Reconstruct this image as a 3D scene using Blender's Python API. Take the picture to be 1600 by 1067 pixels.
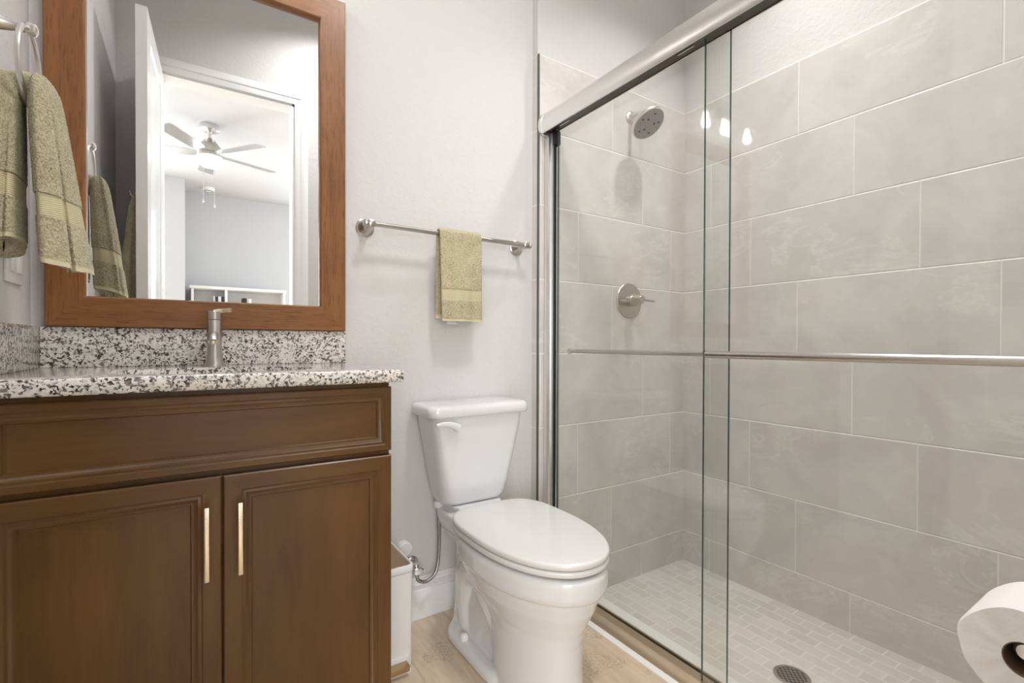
import bpy, bmesh, math, random
from mathutils import Vector, Matrix, noise
R = math.radians
random.seed(7)
for o in list(bpy.data.objects):
    bpy.data.objects.remove(o)
scene = bpy.context.scene
COL = scene.collection

# ------------------------------------------------------------------ camera
# origin: back right corner of the shower, z = 0 on the shower floor; the bathroom floor lies at z = 0.125
cam_d = bpy.data.cameras.new('camera')
cam = bpy.data.objects.new('camera', cam_d)
COL.objects.link(cam)
yaw, pit, rol = 0.5819, -0.0082, 0.0026
r0 = Vector((math.cos(yaw), -math.sin(yaw), 0)); f0 = Vector((math.sin(yaw), math.cos(yaw), 0)); u0 = Vector((0, 0, 1))
f1 = f0 * math.cos(pit) + u0 * math.sin(pit); u1 = u0 * math.cos(pit) - f0 * math.sin(pit)
r2 = r0 * math.cos(rol) + u1 * math.sin(rol); u2 = u1 * math.cos(rol) - r0 * math.sin(rol)
M = Matrix((r2, u2, -f1)).transposed().to_4x4()
M.translation = Vector((-2.1243, -1.6045, 1.1173))
cam.matrix_world = M
cam_d.sensor_width = 36.0
cam_d.lens = 754.08 / 1600 * 36
cam_d.shift_y = (544.49 - 533.5) / 1600
cam_d.clip_start = 0.01
scene.camera = cam

# ------------------------------------------------------------------ world, lights, exposure
scene.view_settings.view_transform = 'Standard'
scene.view_settings.look = 'None'
scene.view_settings.gamma = 1.0
scene.view_settings.exposure = -0.08
scene.cycles.max_bounces = 12
scene.cycles.diffuse_bounces = 6
scene.cycles.glossy_bounces = 6
scene.cycles.transparent_max_bounces = 24
scene.cycles.sample_clamp_indirect = 6.0
scene.cycles.use_denoising = True
w = bpy.data.worlds.new('daylight'); scene.world = w
w.use_nodes = True
w.node_tree.nodes['Background'].inputs[0].default_value = (0.80, 0.90, 1.0, 1)
w.node_tree.nodes['Background'].inputs[1].default_value = 1.5

def area(name, loc, rot, sx, sy, power, col=(1, 1, 1), shape='RECTANGLE', spread=180):
    d = bpy.data.lights.new(name, 'AREA'); d.shape = shape; d.size = sx
    if shape in ('RECTANGLE', 'ELLIPSE'): d.size_y = sy
    d.energy = power; d.color = col; d.spread = R(spread)
    o = bpy.data.objects.new(name, d); COL.objects.link(o)
    o.location = loc; o.rotation_euler = rot
    return o
WARM = (1.0, 0.99, 0.98)
SHOWER_CAN = (-0.41, -0.62)
BATH_CAN = (-1.36, -1.14)
area('shower_downlight', (SHOWER_CAN[0], SHOWER_CAN[1], 3.16), (0, 0, 0), .12, .12, 7.5, WARM, 'DISK', 100)
VANITY_FILL = (-1.98, -0.66)
area('bathroom_downlight', (BATH_CAN[0], BATH_CAN[1], 3.16), (0, 0, 0), .30, .30, 16, WARM, 'DISK', 140)
area('vanity_fill', (VANITY_FILL[0], VANITY_FILL[1], 3.16), (0, 0, 0), .14, .14, 2.2, WARM, 'DISK', 110)  # added fill over the vanity, brightens the left wall and mirror frame
FILL_TINT = (0.97, 0.985, 1.0)
area('added_bedroom_fill', (1.07, -3.4, 1.75), (0, R(90), 0), 1.5, 1.9, 55, FILL_TINT)  # added fill lamp at an unseen, invented side window
area('added_bedroom_fill', (-4.57, -3.2, 1.75), (0, R(-90), 0), 1.5, 1.5, 34, FILL_TINT)  # added fill lamp at the invented window opposite
area('added_doorway_fill', (-3.42, -4.54, 1.45), (R(90), 0, 0), 1.7, 2.1, 105, FILL_TINT)  # added, unseen: fill through the doorway onto toilet and shower wall
area('added_bedroom_fill', (0.0, -5.05, 1.75), (R(90), 0, 0), 1.7, 1.5, 60, FILL_TINT)  # added, unseen: fill through the doorway onto cabinet and left wall
VAN_E, FAN_E = 46.0, 14.0

# ------------------------------------------------------------------ levels
ZF = 0.125      # bathroom and bedroom floor
ZC = 2.88       # bedroom ceiling
ZCB = 3.175     # bathroom ceiling
WB = 0.045      # painted wall behind vanity and toilet
XL = -2.462     # left wall
YF = -1.54      # wall with the doorway, bathroom side
YB = -1.655     # same wall, bedroom side

# ------------------------------------------------------------------ materials
def mat(name, col=(.8, .8, .8), rough=.5, metal=0.0, spec=.5, **kw):
    m = bpy.data.materials.new(name); m.use_nodes = True
    b = m.node_tree.nodes['Principled BSDF']
    b.inputs['Base Color'].default_value = (*col, 1); b.inputs['Roughness'].default_value = rough
    b.inputs['Metallic'].default_value = metal; b.inputs['Specular IOR Level'].default_value = spec
    for k, v in kw.items(): b.inputs[k.replace('_', ' ')].default_value = v
    return m
class NT:
    def __init__(s, m): s.m = m; s.t = m.node_tree; s.b = s.t.nodes.get('Principled BSDF')
    def n(s, typ, **kw):
        x = s.t.nodes.new(typ)
        for k, v in kw.items(): setattr(x, k, v)
        return x
    def l(s, a, b): s.t.links.new(a, b)
    def val(s, sock, v):
        if hasattr(v, 'is_output') : s.l(v, sock)
        else: sock.default_value = v
    def math(s, op, a, b=None, c=None):
        x = s.n('ShaderNodeMath', operation=op)
        s.val(x.inputs[0], a)
        if b is not None: s.val(x.inputs[1], b)
        if c is not None: s.val(x.inputs[2], c)
        return x.outputs[0]
    def coord(s, kind='Object', scale=(1, 1, 1), off=(0, 0, 0)):
        tc = s.n('ShaderNodeTexCoord'); mp = s.n('ShaderNodeMapping')
        mp.inputs['Scale'].default_value = scale; mp.inputs['Location'].default_value = off
        s.l(tc.outputs[kind], mp.inputs[0]); return mp.outputs[0]
    def pos(s): return s.n('ShaderNodeNewGeometry').outputs['Position']
    def noise(s, vec, scale, detail=4, rough=.5, dist=0.0):
        x = s.n('ShaderNodeTexNoise'); s.l(vec, x.inputs['Vector'])
        x.inputs['Scale'].default_value = scale; x.inputs['Detail'].default_value = detail
        x.inputs['Roughness'].default_value = rough; x.inputs['Distortion'].default_value = dist
        return x.outputs['Fac']
    def ramp(s, fac, stops, interp='LINEAR'):
        x = s.n('ShaderNodeValToRGB'); x.color_ramp.interpolation = interp
        e = x.color_ramp.elements
        while len(e) < len(stops): e.new(.5)
        for q, (p, c) in zip(e, stops): q.position = p; q.color = (*c, 1)
        s.l(fac, x.inputs[0]); return x.outputs[0]
    def mix(s, f, a, b, typ='MIX'):
        x = s.n('ShaderNodeMix', data_type='RGBA', blend_type=typ)
        s.val(x.inputs[0], f)
        for i, v in ((6, a), (7, b)):
            if hasattr(v, 'is_output'): s.l(v, x.inputs[i])
            else: x.inputs[i].default_value = (*v, 1)
        return x.outputs[2]
    def bump(s, h, strength, dist=.01, prev=None):
        x = s.n('ShaderNodeBump'); x.inputs['Strength'].default_value = strength; x.inputs['Distance'].default_value = dist
        s.l(h, x.inputs['Height'])
        if prev is not None: s.l(prev, x.inputs['Normal'])
        return x.outputs[0]
    def base(s, c): s.l(c, s.b.inputs['Base Color'])
    def normal(s, nn): s.l(nn, s.b.inputs['Normal'])

def paint(name, col, rough=.6, scale=170, strength=.35):
    m = mat(name, col, rough, spec=.3); t = NT(m); p = t.pos()
    a = t.noise(p, scale, 3, .55); b = t.noise(p, scale * .33, 2, .5)
    h = t.math('ADD', t.math('MULTIPLY', a, .6), b)
    t.normal(t.bump(h, strength, .003)); return m
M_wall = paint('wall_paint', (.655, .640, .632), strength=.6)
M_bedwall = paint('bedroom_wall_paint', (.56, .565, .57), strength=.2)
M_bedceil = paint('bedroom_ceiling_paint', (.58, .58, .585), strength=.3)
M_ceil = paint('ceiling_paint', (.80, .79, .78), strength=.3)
M_trim = mat('white_trim_paint', (.83, .83, .83), .28)
M_door = mat('white_door_paint', (.80, .80, .79), .22)

def tile_mat(name, axis, u0_, shift):
    m = mat(name, (.5, .5, .5), .34, spec=.45); t = NT(m)
    sep = t.n('ShaderNodeSeparateXYZ'); t.l(t.pos(), sep.inputs[0])
    u = sep.outputs[axis]; z = sep.outputs['Z']
    H, L, g = .308, .615, .0025
    rk = t.math('DIVIDE', t.math('SUBTRACT', 2.3127, z), H)
    k = t.math('FLOOR', rk); fv = t.math('SUBTRACT', rk, k)
    uu = t.math('DIVIDE', t.math('SUBTRACT', t.math('SUBTRACT', u, u0_), t.math('MULTIPLY', k, shift)), L)
    c = t.math('FLOOR', uu); fu = t.math('SUBTRACT', uu, c)
    du = t.math('MULTIPLY', t.math('MINIMUM', fu, t.math('SUBTRACT', 1.0, fu)), L)
    dv = t.math('MULTIPLY', t.math('MINIMUM', fv, t.math('SUBTRACT', 1.0, fv)), H)
    d = t.math('MINIMUM', du, dv)
    grout = t.math('LESS_THAN', d, g)
    # each tile takes its own piece of the veining
    cmb = t.n('ShaderNodeCombineXYZ')
    t.l(t.math('MULTIPLY_ADD', c, 3.7, u), cmb.inputs[0]); t.l(z, cmb.inputs[1]); t.l(t.math('MULTIPLY', t.math('ADD', c, t.math('MULTIPLY', k, 5.3)), 1.9), cmb.inputs[2])
    wn = t.n('ShaderNodeTexWhiteNoise', noise_dimensions='2D')
    c2 = t.n('ShaderNodeCombineXYZ'); t.l(c, c2.inputs[0]); t.l(k, c2.inputs[1]); t.l(c2.outputs[0], wn.inputs['Vector'])
    big = t.noise(cmb.outputs[0], 3.2, 5, .6, .8)
    fine = t.noise(cmb.outputs[0], 22, 5, .65, .5)
    mp = t.n('ShaderNodeMapping'); mp.inputs['Scale'].default_value = (.45, 1.3, 1); t.l(cmb.outputs[0], mp.inputs[0])
    v = t.noise(mp.outputs[0], 6.5, 7, .68, 1.1)
    vein = t.math('SUBTRACT', 1.0, t.math('MINIMUM', 1.0, t.math('MULTIPLY', t.math('ABSOLUTE', t.math('SUBTRACT', v, .5)), 34)))
    gate = t.math('GREATER_THAN', t.noise(cmb.outputs[0], 2.1, 2, .5), .55)
    vein = t.math('MULTIPLY', vein, gate)
    col = t.ramp(big, [(.32, (.535, .505, .480)), (.5, (.640, .609, .582)), (.68, (.735, .704, .676))])
    col = t.mix(.45, col, t.ramp(fine, [(.3, (.61, .579, .550)), (.7, (.70, .667, .636))]))
    col = t.mix(t.math('MULTIPLY', wn.outputs['Value'], .14), col, (.52, .493, .455))
    col = t.mix(t.math('MULTIPLY', vein, .42), col, (.80, .78, .74))
    col = t.mix(grout, col, (.86, .835, .79))
    t.base(col)
    t.normal(t.bump(t.math('MINIMUM', d, .004), .55, 1.0))
    rr = t.math('MULTIPLY_ADD', grout, .4, t.math('MULTIPLY_ADD', fine, .12, .24)); t.l(rr, t.b.inputs['Roughness'])
    return m
M_tile_b = tile_mat('shower_tile', 'X', -.519, .205)
M_tile_r = tile_mat('shower_tile_side', 'Y', -.564, -.205)

def brick_floor(name, w_, h_, c1, c2, mort, off, rot=True, grout=.003, vein=0.0, rough=.4):
    m = mat(name, c1, rough, spec=.4); t = NT(m)
    mp = t.n('ShaderNodeMapping'); t.l(t.pos(), mp.inputs[0])
    mp.inputs['Rotation'].default_value = (0, 0, R(-90) if rot else 0)
    mp.inputs['Location'].default_value = (off[0], off[1], 0)
    br = t.n('ShaderNodeTexBrick'); t.l(mp.outputs[0], br.inputs['Vector'])
    br.offset = .5; br.inputs['Scale'].default_value = 1.0
    br.inputs['Brick Width'].default_value = w_; br.inputs['Row Height'].default_value = h_
    br.inputs['Mortar Size'].default_value = grout; br.inputs['Mortar Smooth'].default_value = .1
    br.inputs['Color1'].default_value = (0, 0, 0, 1); br.inputs['Color2'].default_value = (1, 1, 1, 1); br.inputs['Mortar'].default_value = (.5, .5, .5, 1)
    sp = t.n('ShaderNodeSeparateColor'); t.l(br.outputs['Color'], sp.inputs[0])
    tint = sp.outputs[0]
    cc = t.n('ShaderNodeCombineXYZ'); s2 = t.n('ShaderNodeSeparateXYZ'); t.l(t.pos(), s2.inputs[0])
    t.l(s2.outputs[0], cc.inputs[0]); t.l(s2.outputs[1], cc.inputs[1]); t.l(t.math('MULTIPLY', tint, 9.0), cc.inputs[2])
    return m, t, br, tint, cc.outputs[0]
M_mosaic, t, br, tint, v = brick_floor('shower_mosaic', .105, .0525, (.5, .46, .4), None, None, (0, 0))
c = t.ramp(tint, [(0, (.57, .545, .51)), (1, (.71, .685, .645))])
c = t.mix(.35, c, t.ramp(t.noise(v, 14, 5, .6, .8), [(.3, (.60, .57, .525)), (.7, (.72, .695, .65))]))
c = t.mix(br.outputs['Fac'], c, (.76, .735, .695)); t.base(c)
t.normal(t.bump(t.math('SUBTRACT', 1.0, br.outputs['Fac']), .3, .002))

M_floor, t, br, tint, v = brick_floor('wood_look_tile', 1.2, .205, (.5, .4, .3), None, None, (0.19, 1.515), grout=.0022)
mp = t.n('ShaderNodeMapping'); mp.inputs['Scale'].default_value = (1, .13, 1); t.l(v, mp.inputs[0])
g1 = t.noise(mp.outputs[0], 26, 6, .62, 2.2); g2 = t.noise(v, 3.0, 4, .55, .6)
c = t.ramp(g1, [(.25, (.46, .345, .235)), (.5, (.65, .52, .38)), (.75, (.75, .63, .49))])
c = t.mix(.4, c, t.ramp(g2, [(.3, (.55, .43, .30)), (.7, (.75, .635, .50))]))
vo = t.n('ShaderNodeTexVoronoi', feature='DISTANCE_TO_EDGE'); vo.inputs['Scale'].default_value = 70
dn = t.n('ShaderNodeVectorMath', operation='ADD'); t.l(v, dn.inputs[0])
wnz = t.n('ShaderNodeTexNoise'); wnz.inputs['Scale'].default_value = 30; t.l(v, wnz.inputs['Vector'])
sc_ = t.n('ShaderNodeVectorMath', operation='SCALE'); sc_.inputs['Scale'].default_value = .02; t.l(wnz.outputs['Color'], sc_.inputs[0]); t.l(sc_.outputs[0], dn.inputs[1])
t.l(dn.outputs[0], vo.inputs['Vector'])
crack = t.math('MULTIPLY', t.math('LESS_THAN', vo.outputs['Distance'], .055), t.math('GREATER_THAN', t.noise(v, 4.3, 2, .5), .60))
c = t.mix(t.math('MULTIPLY', crack, .38), c, (.24, .15, .08))
c = t.mix(br.outputs['Fac'], c, (.52, .44, .35)); t.base(c)
t.l(t.math('MULTIPLY_ADD', g1, .2, .3), t.b.inputs['Roughness'])
t.normal(t.bump(t.math('SUBTRACT', 1.0, br.outputs['Fac']), .4, .002))

M_granite = mat('speckled_granite', (.7, .7, .68), .10, spec=.5); t = NT(M_granite); p = t.pos()
nz = t.n('ShaderNodeTexNoise'); nz.inputs['Scale'].default_value = 140; nz.inputs['Detail'].default_value = 3; t.l(p, nz.inputs['Vector'])
s1 = t.n('ShaderNodeVectorMath', operation='SCALE'); s1.inputs['Scale'].default_value = .011; t.l(nz.outputs['Color'], s1.inputs[0])
ad = t.n('ShaderNodeVectorMath', operation='ADD'); t.l(p, ad.inputs[0]); t.l(s1.outputs[0], ad.inputs[1])
v1 = t.n('ShaderNodeTexVoronoi'); v1.inputs['Scale'].default_value = 235; t.l(ad.outputs[0], v1.inputs['Vector'])
sp = t.n('ShaderNodeSeparateColor'); t.l(v1.outputs['Color'], sp.inputs[0])
clump = t.noise(p, 62, 3, .6)
rv = t.math('ADD', t.math('MULTIPLY', sp.outputs[0], .62), t.math('MULTIPLY', clump, .75))
c = t.ramp(rv, [(0, (.05, .046, .046)), (.435, (.05, .046, .046)), (.455, (.15, .135, .13)), (.57, (.26, .24, .225)), (.605, (.58, .545, .50)), (.78, (.74, .705, .655)), (1, (.82, .79, .74))])
t.base(c)

def wood(name, stops, axis, scale=30, rough=.4, stretch=.07, coat=0.0, streak=.5):
    m = mat(name, stops[1][1], rough, spec=.4, Coat_Weight=coat, Coat_Roughness=.25); t = NT(m)
    s = [1, 1, 1]; s[axis] = stretch
    v = t.coord('Object', tuple(s))
    g = t.noise(v, scale, 6, .6, .6); f = t.noise(v, scale * 7, 3, .6)
    lo = t.noise(t.coord('Object'), 3.5, 3, .5)
    x = t.math('ADD', t.math('MULTIPLY', g, .55), t.math('MULTIPLY', lo, .45))
    c = t.ramp(x, stops)
    c = t.mix(t.math('MULTIPLY', t.math('LESS_THAN', f, .43), streak), c, tuple(q * .5 for q in stops[0][1]))
    t.base(c); t.normal(t.bump(f, .12, .002)); return m
CAB = [(.3, (.062, .0265, .0052)), (.5, (.106, .0480, .0100)), (.72, (.146, .0700, .0165))]
M_cab_h = wood('stained_maple_rail', CAB, 0, 18, .36, .1, .12, .10)
M_cab_v = wood('stained_maple_stile', CAB, 2, 18, .36, .1, .12, .10)
M_cab_in = mat('cabinet_shadow_gap', (.03, .018, .01), .6)
OAK = [(.3, (.160, .060, .015)), (.5, (.240, .095, .025)), (.72, (.315, .136, .042))]
M_oak_h = wood('oak_frame_rail', OAK, 0, 40, .36, .06, .2, .45)
M_oak_v = wood('oak_frame_stile', OAK, 2, 40, .36, .06, .2, .45)
M_oak_lip = mat('oak_frame_lip', (.42, .25, .12), .4)

def metal(name, col, rough):
    return mat(name, col, rough, 1.0)
M_nickel = metal('brushed_nickel', (.53, .505, .475), .28)
M_nickel_b = metal('brushed_nickel_bright', (.72, .70, .68), .30)
M_header = metal('brushed_aluminium', (.82, .815, .805), .32)
M_chrome = metal('polished_chrome', (.78, .78, .78), .10)
M_gold = metal('champagne_brass', (.80, .68, .50), .25)
M_canlid = metal('brushed_gold', (.52, .38, .22), .38)
M_steelhose = metal('braided_steel', (.36, .36, .36), .40)
M_track = metal('floor_tinted_track', (.62, .50, .36), .30)  # brown of the reflected wood floor is put into this silver metal
M_channel = mat('dark_channel', (.045, .038, .028), .45, .6)
M_rubber = mat('black_rubber', (.012, .012, .012), .5)
M_porc = mat('white_porcelain', (.74, .745, .745), .08, spec=.5, Coat_Weight=.5, Coat_Roughness=.04)
M_seat = mat('white_seat_plastic', (.70, .69, .68), .16)
M_plastic = mat('white_plastic', (.82, .82, .81), .3)
M_canbody = mat('white_enamel', (.82, .82, .82), .3)
M_marble = mat('white_marble_sill', (.86, .845, .81), .25)
M_mirror = mat('silvered_mirror', (.90, .915, .91), .0, 1.0)
M_edge = mat('dark_tile_edge', (.16, .16, .16), .35, .8)
M_caulk = mat('white_caulk', (.8, .79, .77), .5)
M_black = mat('black_paper', (.02, .02, .02), .5)
M_silver = mat('silver_paper', (.55, .55, .55), .25, .6)
M_shelfw = mat('white_laminate', (.80, .80, .79), .4)
M_facegrey = mat('grey_spray_face', (.30, .30, .29), .4, .3)

def emit(name, col, s):
    m = bpy.data.materials.new(name); m.use_nodes = True; t = m.node_tree
    t.nodes.remove(t.nodes['Principled BSDF'])
    e = t.nodes.new('ShaderNodeEmission'); e.inputs[0].default_value = (*col, 1); e.inputs[1].default_value = s
    t.links.new(e.outputs[0], t.nodes['Material Output'].inputs[0]); return m
M_bulb = emit('lit_bulb', (1, .975, .95), VAN_E)
M_fanlens = emit('lit_fan_lens', (1, .97, .92), FAN_E)
M_canlens = emit('lit_downlight_lens', (1, .94, .86), 6.0)

def thin_glass(name, tint, refl=1.0):
    m = bpy.data.materials.new(name); m.use_nodes = True; t = NT(m)
    t.t.nodes.remove(t.t.nodes['Principled BSDF'])
    tr = t.n('ShaderNodeBsdfTransparent'); tr.inputs[0].default_value = (*tint, 1)
    gl = t.n('ShaderNodeBsdfGlossy'); gl.inputs['Roughness'].default_value = .0; gl.inputs[0].default_value = (refl, refl, refl, 1)
    lw = t.n('ShaderNodeLayerWeight'); lw.inputs['Blend'].default_value = .5
    fac = t.math('MULTIPLY_ADD', t.math('POWER', lw.outputs['Facing'], 5.0), .96, .04)
    mx = t.n('ShaderNodeMixShader'); t.l(fac, mx.inputs[0]); t.l(tr.outputs[0], mx.inputs[1]); t.l(gl.outputs[0], mx.inputs[2])
    t.l(mx.outputs[0], t.t.nodes['Material Output'].inputs[0]); return m
M_glass = thin_glass('shower_glass', (.971, .979, .970))
M_globe = thin_glass('bloom_globe_glass', (.97, .97, .97))
_t = NT(M_globe); _out = M_globe.node_tree.nodes['Material Output']; _src = _out.inputs[0].links[0].from_socket
_tl = _t.n('ShaderNodeBsdfTranslucent'); _tl.inputs[0].default_value = (.95, .95, .95, 1)  # translucent share makes the clear globes glow, standing in for bloom
_mx = _t.n('ShaderNodeMixShader'); _mx.inputs[0].default_value = .55; _t.l(_src, _mx.inputs[1]); _t.l(_tl.outputs[0], _mx.inputs[2]); _t.l(_mx.outputs[0], _out.inputs[0])
M_glassedge = mat('green_glass_edge', (.05, .09, .075), .15, spec=.6)

def terry(name, cols, sc=1.0):
    m = mat(name, cols[1], .95, spec=.1, Sheen_Weight=.25, Sheen_Roughness=.6); t = NT(m); p = t.coord('Object')
    vo = t.n('ShaderNodeTexVoronoi'); vo.inputs['Scale'].default_value = 420 * sc; t.l(p, vo.inputs['Vector'])
    a = t.noise(p, 260 * sc, 3, .6); b = t.noise(p, 25, 3, .5)
    c = t.ramp(t.math('ADD', t.math('MULTIPLY', a, .8), t.math('MULTIPLY', b, .2)), [(.34, cols[0]), (.5, cols[1]), (.66, cols[2])])
    t.base(c)
    h = t.math('ADD', t.math('MULTIPLY', t.math('SUBTRACT', 1.0, vo.outputs['Distance']), .5), a)
    t.normal(t.bump(h, .6, .004)); return m
SAGE = ((.27, .235, .135), (.49, .435, .275), (.62, .565, .39))
M_terry = terry('sage_terry', SAGE)
def band(name):
    m = mat(name, (.70, .64, .40), .8, spec=.2); t = NT(m); sp = t.n('ShaderNodeSeparateXYZ'); t.l(t.coord('Object'), sp.inputs[0])
    wv = t.math('SINE', t.math('MULTIPLY', sp.outputs[2], 1600.0)); t.normal(t.bump(wv, .5, .001))
    t.base(t.mix(t.math('MULTIPLY_ADD', wv, .2, .2), (.60, .535, .35), (.47, .415, .25))); return m
M_band = band('woven_band')
M_hem = mat('towel_hem', (.62, .56, .37), .85, spec=.2)
M_tag = mat('white_care_tag', (.75, .76, .78), .6)
def tissue():
    m = mat('tissue_paper', (.82, .79, .765), .9, spec=.1); t = NT(m)
    t.normal(t.bump(t.noise(t.coord('Object'), 90, 4, .6), .35, .003)); return m
M_tissue = tissue()
M_core = mat('cardboard_core', (.16, .095, .05), .8)

# ------------------------------------------------------------------ mesh helpers (all in world coordinates)
def link(o): COL.objects.link(o); return o
def org(o):
    while o is not None:
        if o.type == 'EMPTY' or o.parent is None: return Vector(o.get('_o', (0, 0, 0)))
        o = o.parent
def thing(name, label, cat, loc, group=None):
    o = link(bpy.data.objects.new(name, None)); o.location = loc; o.empty_display_size = .05
    o['label'] = label; o['category'] = cat; ORG[o] = Vector(loc)
    if group: o['group'] = group
    return o
ORG = {}
def root_loc(o):
    while o.parent is not None: o = o.parent
    return ORG.get(o, Vector((0, 0, 0)))
def obj(name, bm, m, parent=None, angle=30, label=None, smooth=True):
    me = bpy.data.meshes.new(name)
    off = root_loc(parent) if parent is not None else Vector((0, 0, 0))
    bmesh.ops.translate(bm, vec=-off, verts=bm.verts)
    bmesh.ops.recalc_face_normals(bm, faces=bm.faces)
    bm.to_mesh(me); bm.free()
    for q in (m if isinstance(m, (list, tuple)) else [m]): me.materials.append(q)
    if smooth:
        me.shade_smooth(); me.set_sharp_from_angle(angle=R(angle))
    o = link(bpy.data.objects.new(name, me))
    if parent is not None: o.parent = parent
    if label: o['label'] = label
    return o
def solo(name, bm, m, label, cat, loc, group=None, **k):
    """a thing that is one mesh; origin at loc"""
    bmesh.ops.translate(bm, vec=-Vector(loc), verts=bm.verts)
    o = obj(name, bm, m, None, **k); o.location = loc; o['label'] = label; o['category'] = cat
    if group: o['group'] = group
    return o
def struct(name, bm, m, **k):
    o = obj(name, bm, m, None, **k); o['kind'] = 'structure'; return o

def box(x0, x1, y0, y1, z0, z1, bev=0.0, seg=2, bm=None):
    b = bmesh.new()
    bmesh.ops.create_cube(b, size=1)
    bmesh.ops.scale(b, vec=(x1 - x0, y1 - y0, z1 - z0), verts=b.verts)
    bmesh.ops.translate(b, vec=((x0 + x1) / 2, (y0 + y1) / 2, (z0 + z1) / 2), verts=b.verts)
    if bev: bmesh.ops.bevel(b, geom=list(b.edges), offset=bev, segments=seg, affect='EDGES', profile=.5)
    return merge(bm, b)
def merge(bm, b):
    if bm is None: return b
    me = bpy.data.meshes.new('tmp'); b.to_mesh(me); b.free(); bm.from_mesh(me); bpy.data.meshes.remove(me); return bm
def frame_of(d):
    d = Vector(d).normalized(); a = Vector((0, 0, 1)) if abs(d.z) < .9 else Vector((1, 0, 0))
    s = d.cross(a).normalized(); return d, s, s.cross(d).normalized()
def lathe(prof, origin, axis=(0, 0, 1), n=32, bm=None):
    """prof = [(radius, height along axis)]"""
    b = bmesh.new(); d, s, t = frame_of(axis); o = Vector(origin); rings = []
    for r, h in prof:
        if r < 1e-6: rings.append([b.verts.new(o + d * h)])
        else: rings.append([b.verts.new(o + d * h + (s * math.cos(2 * math.pi * i / n) + t * math.sin(2 * math.pi * i / n)) * r) for i in range(n)])
    skin(b, rings); return merge(bm, b)
def skin(b, rings, closed=True, caps=False):
    for A, B in zip(rings, rings[1:]):
        if len(A) == 1 and len(B) == 1: continue
        n = max(len(A), len(B)); rng = range(n if closed else n - 1)
        for i in rng:
            j = (i + 1) % n
            if len(A) == 1: b.faces.new((A[0], B[i], B[j]))
            elif len(B) == 1: b.faces.new((A[i], A[j], B[0]))
            else: b.faces.new((A[i], A[j], B[j], B[i]))
    if caps:
        if len(rings[0]) > 2: b.faces.new(rings[0])
        if len(rings[-1]) > 2: b.faces.new(rings[-1][::-1])
def tube(path, rad, n=14, bm=None, caps=True):
    b = bmesh.new(); P = [Vector(p) for p in path]; rings = []
    rad = rad if isinstance(rad, (list, tuple)) else [rad] * len(P)
    prev = None
    for i, p in enumerate(P):
        d = (P[min(i + 1, len(P) - 1)] - P[max(i - 1, 0)]).normalized()
        if prev is None: _, s, t = frame_of(d)
        else:
            s = (prev - d * prev.dot(d)).normalized(); t = s.cross(d).normalized()
        prev = s
        rings.append([b.verts.new(p + (s * math.cos(2 * math.pi * k / n) + t * math.sin(2 * math.pi * k / n)) * rad[i]) for k in range(n)])
    skin(b, rings, caps=caps); return merge(bm, b)
def bez(pts, n=24):
    """Catmull-Rom through pts"""
    P = [Vector(p) for p in pts]; P = [P[0] * 2 - P[1]] + P + [P[-1] * 2 - P[-2]]; out = []
    m = len(P) - 3
    for i in range(m):
        a, b_, c_, d = P[i:i + 4]
        for k in range(n):
            u = k / n
            out.append(.5 * ((2 * b_) + (c_ - a) * u + (2 * a - 5 * b_ + 4 * c_ - d) * u * u + (3 * b_ - a - 3 * c_ + d) * u ** 3))
    out.append(P[-2]); return out
def loft(secs, bm=None, caps=True):
    b = bmesh.new(); rings = [[b.verts.new(p) for p in s] for s in secs]
    skin(b, rings, caps=caps); return merge(bm, b)
def prism(poly, d0, d1, place, bm=None):
    """poly of 2-D points, extruded between d0 and d1; place(u, v, d) -> point"""
    b = bmesh.new()
    skin(b, [[b.verts.new(place(u, v, d)) for u, v in poly] for d in (d0, d1)], caps=True); return merge(bm, b)
def panel(x0, x1, z0, z1, yf, rings, bm=None):
    """front facing -Y: nested mitred rectangles, rings = [(inset, depth behind yf)]"""
    b = bmesh.new(); L = []
    for ins, dp in rings:
        L.append([b.verts.new((x, yf + dp, z)) for x, z in ((x0 + ins, z0 + ins), (x1 - ins, z0 + ins), (x1 - ins, z1 - ins), (x0 + ins, z1 - ins))])
    skin(b, L, caps=True); return merge(bm, b)
def rounded_rect(cx, cy, hw, hd, r, n=6):
    pts = []
    for k, (sx, sy) in enumerate(((1, 1), (-1, 1), (-1, -1), (1, -1))):
        for i in range(n + 1):
            a = math.pi / 2 * (k + i / n)
            pts.append((cx + sx * (hw - r) + r * math.cos(a), cy + sy * (hd - r) + r * math.sin(a)))
    return pts

# ------------------------------------------------------------------ the room
struct('wall_back', box(-2.6, -0.94, WB, WB + .1, 0, ZCB), M_wall)
b = box(-.94, .1, 0, .12, -.02, 2.3127)
struct('wall_shower_back', b, M_tile_b)
struct('wall_shower_back_top', box(-.94, .1, .008, .12, 2.3127, ZCB), M_wall)
struct('wall_right', box(0, .12, YB, 0, -.02, 2.3127), M_tile_r)
struct('wall_right_top', box(.008, .12, YB, .12, 2.3127, ZCB), M_wall)
struct('wall_left', box(XL - .12, XL, YB, WB, 0, ZCB), M_wall)
b = box(-1.61, .12, YB, YF, 0, ZCB); box(XL - .12, -2.275, YB, YF, 0, ZCB, bm=b); box(-2.275, -1.61, YB, YF, 2.58, ZCB, bm=b)
struct('wall_front', b, M_wall)
struct('wall_shower_front', box(-.97, 0, YF, YF + .01, 0, 2.3127), M_tile_b)
struct('ceiling', box(-2.6, .12, YB, .15, ZCB, ZCB + .1), M_ceil)
struct('floor', box(-4.7, -.965, -5.2, WB, ZF - .1, ZF), M_floor)
struct('floor_bedroom', box(-.965, 1.3, -5.2, YB, ZF - .1, ZF), M_floor)
struct('floor_shower', box(-.80, 0, YF, 0, -.05, 0), M_mosaic)
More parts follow.
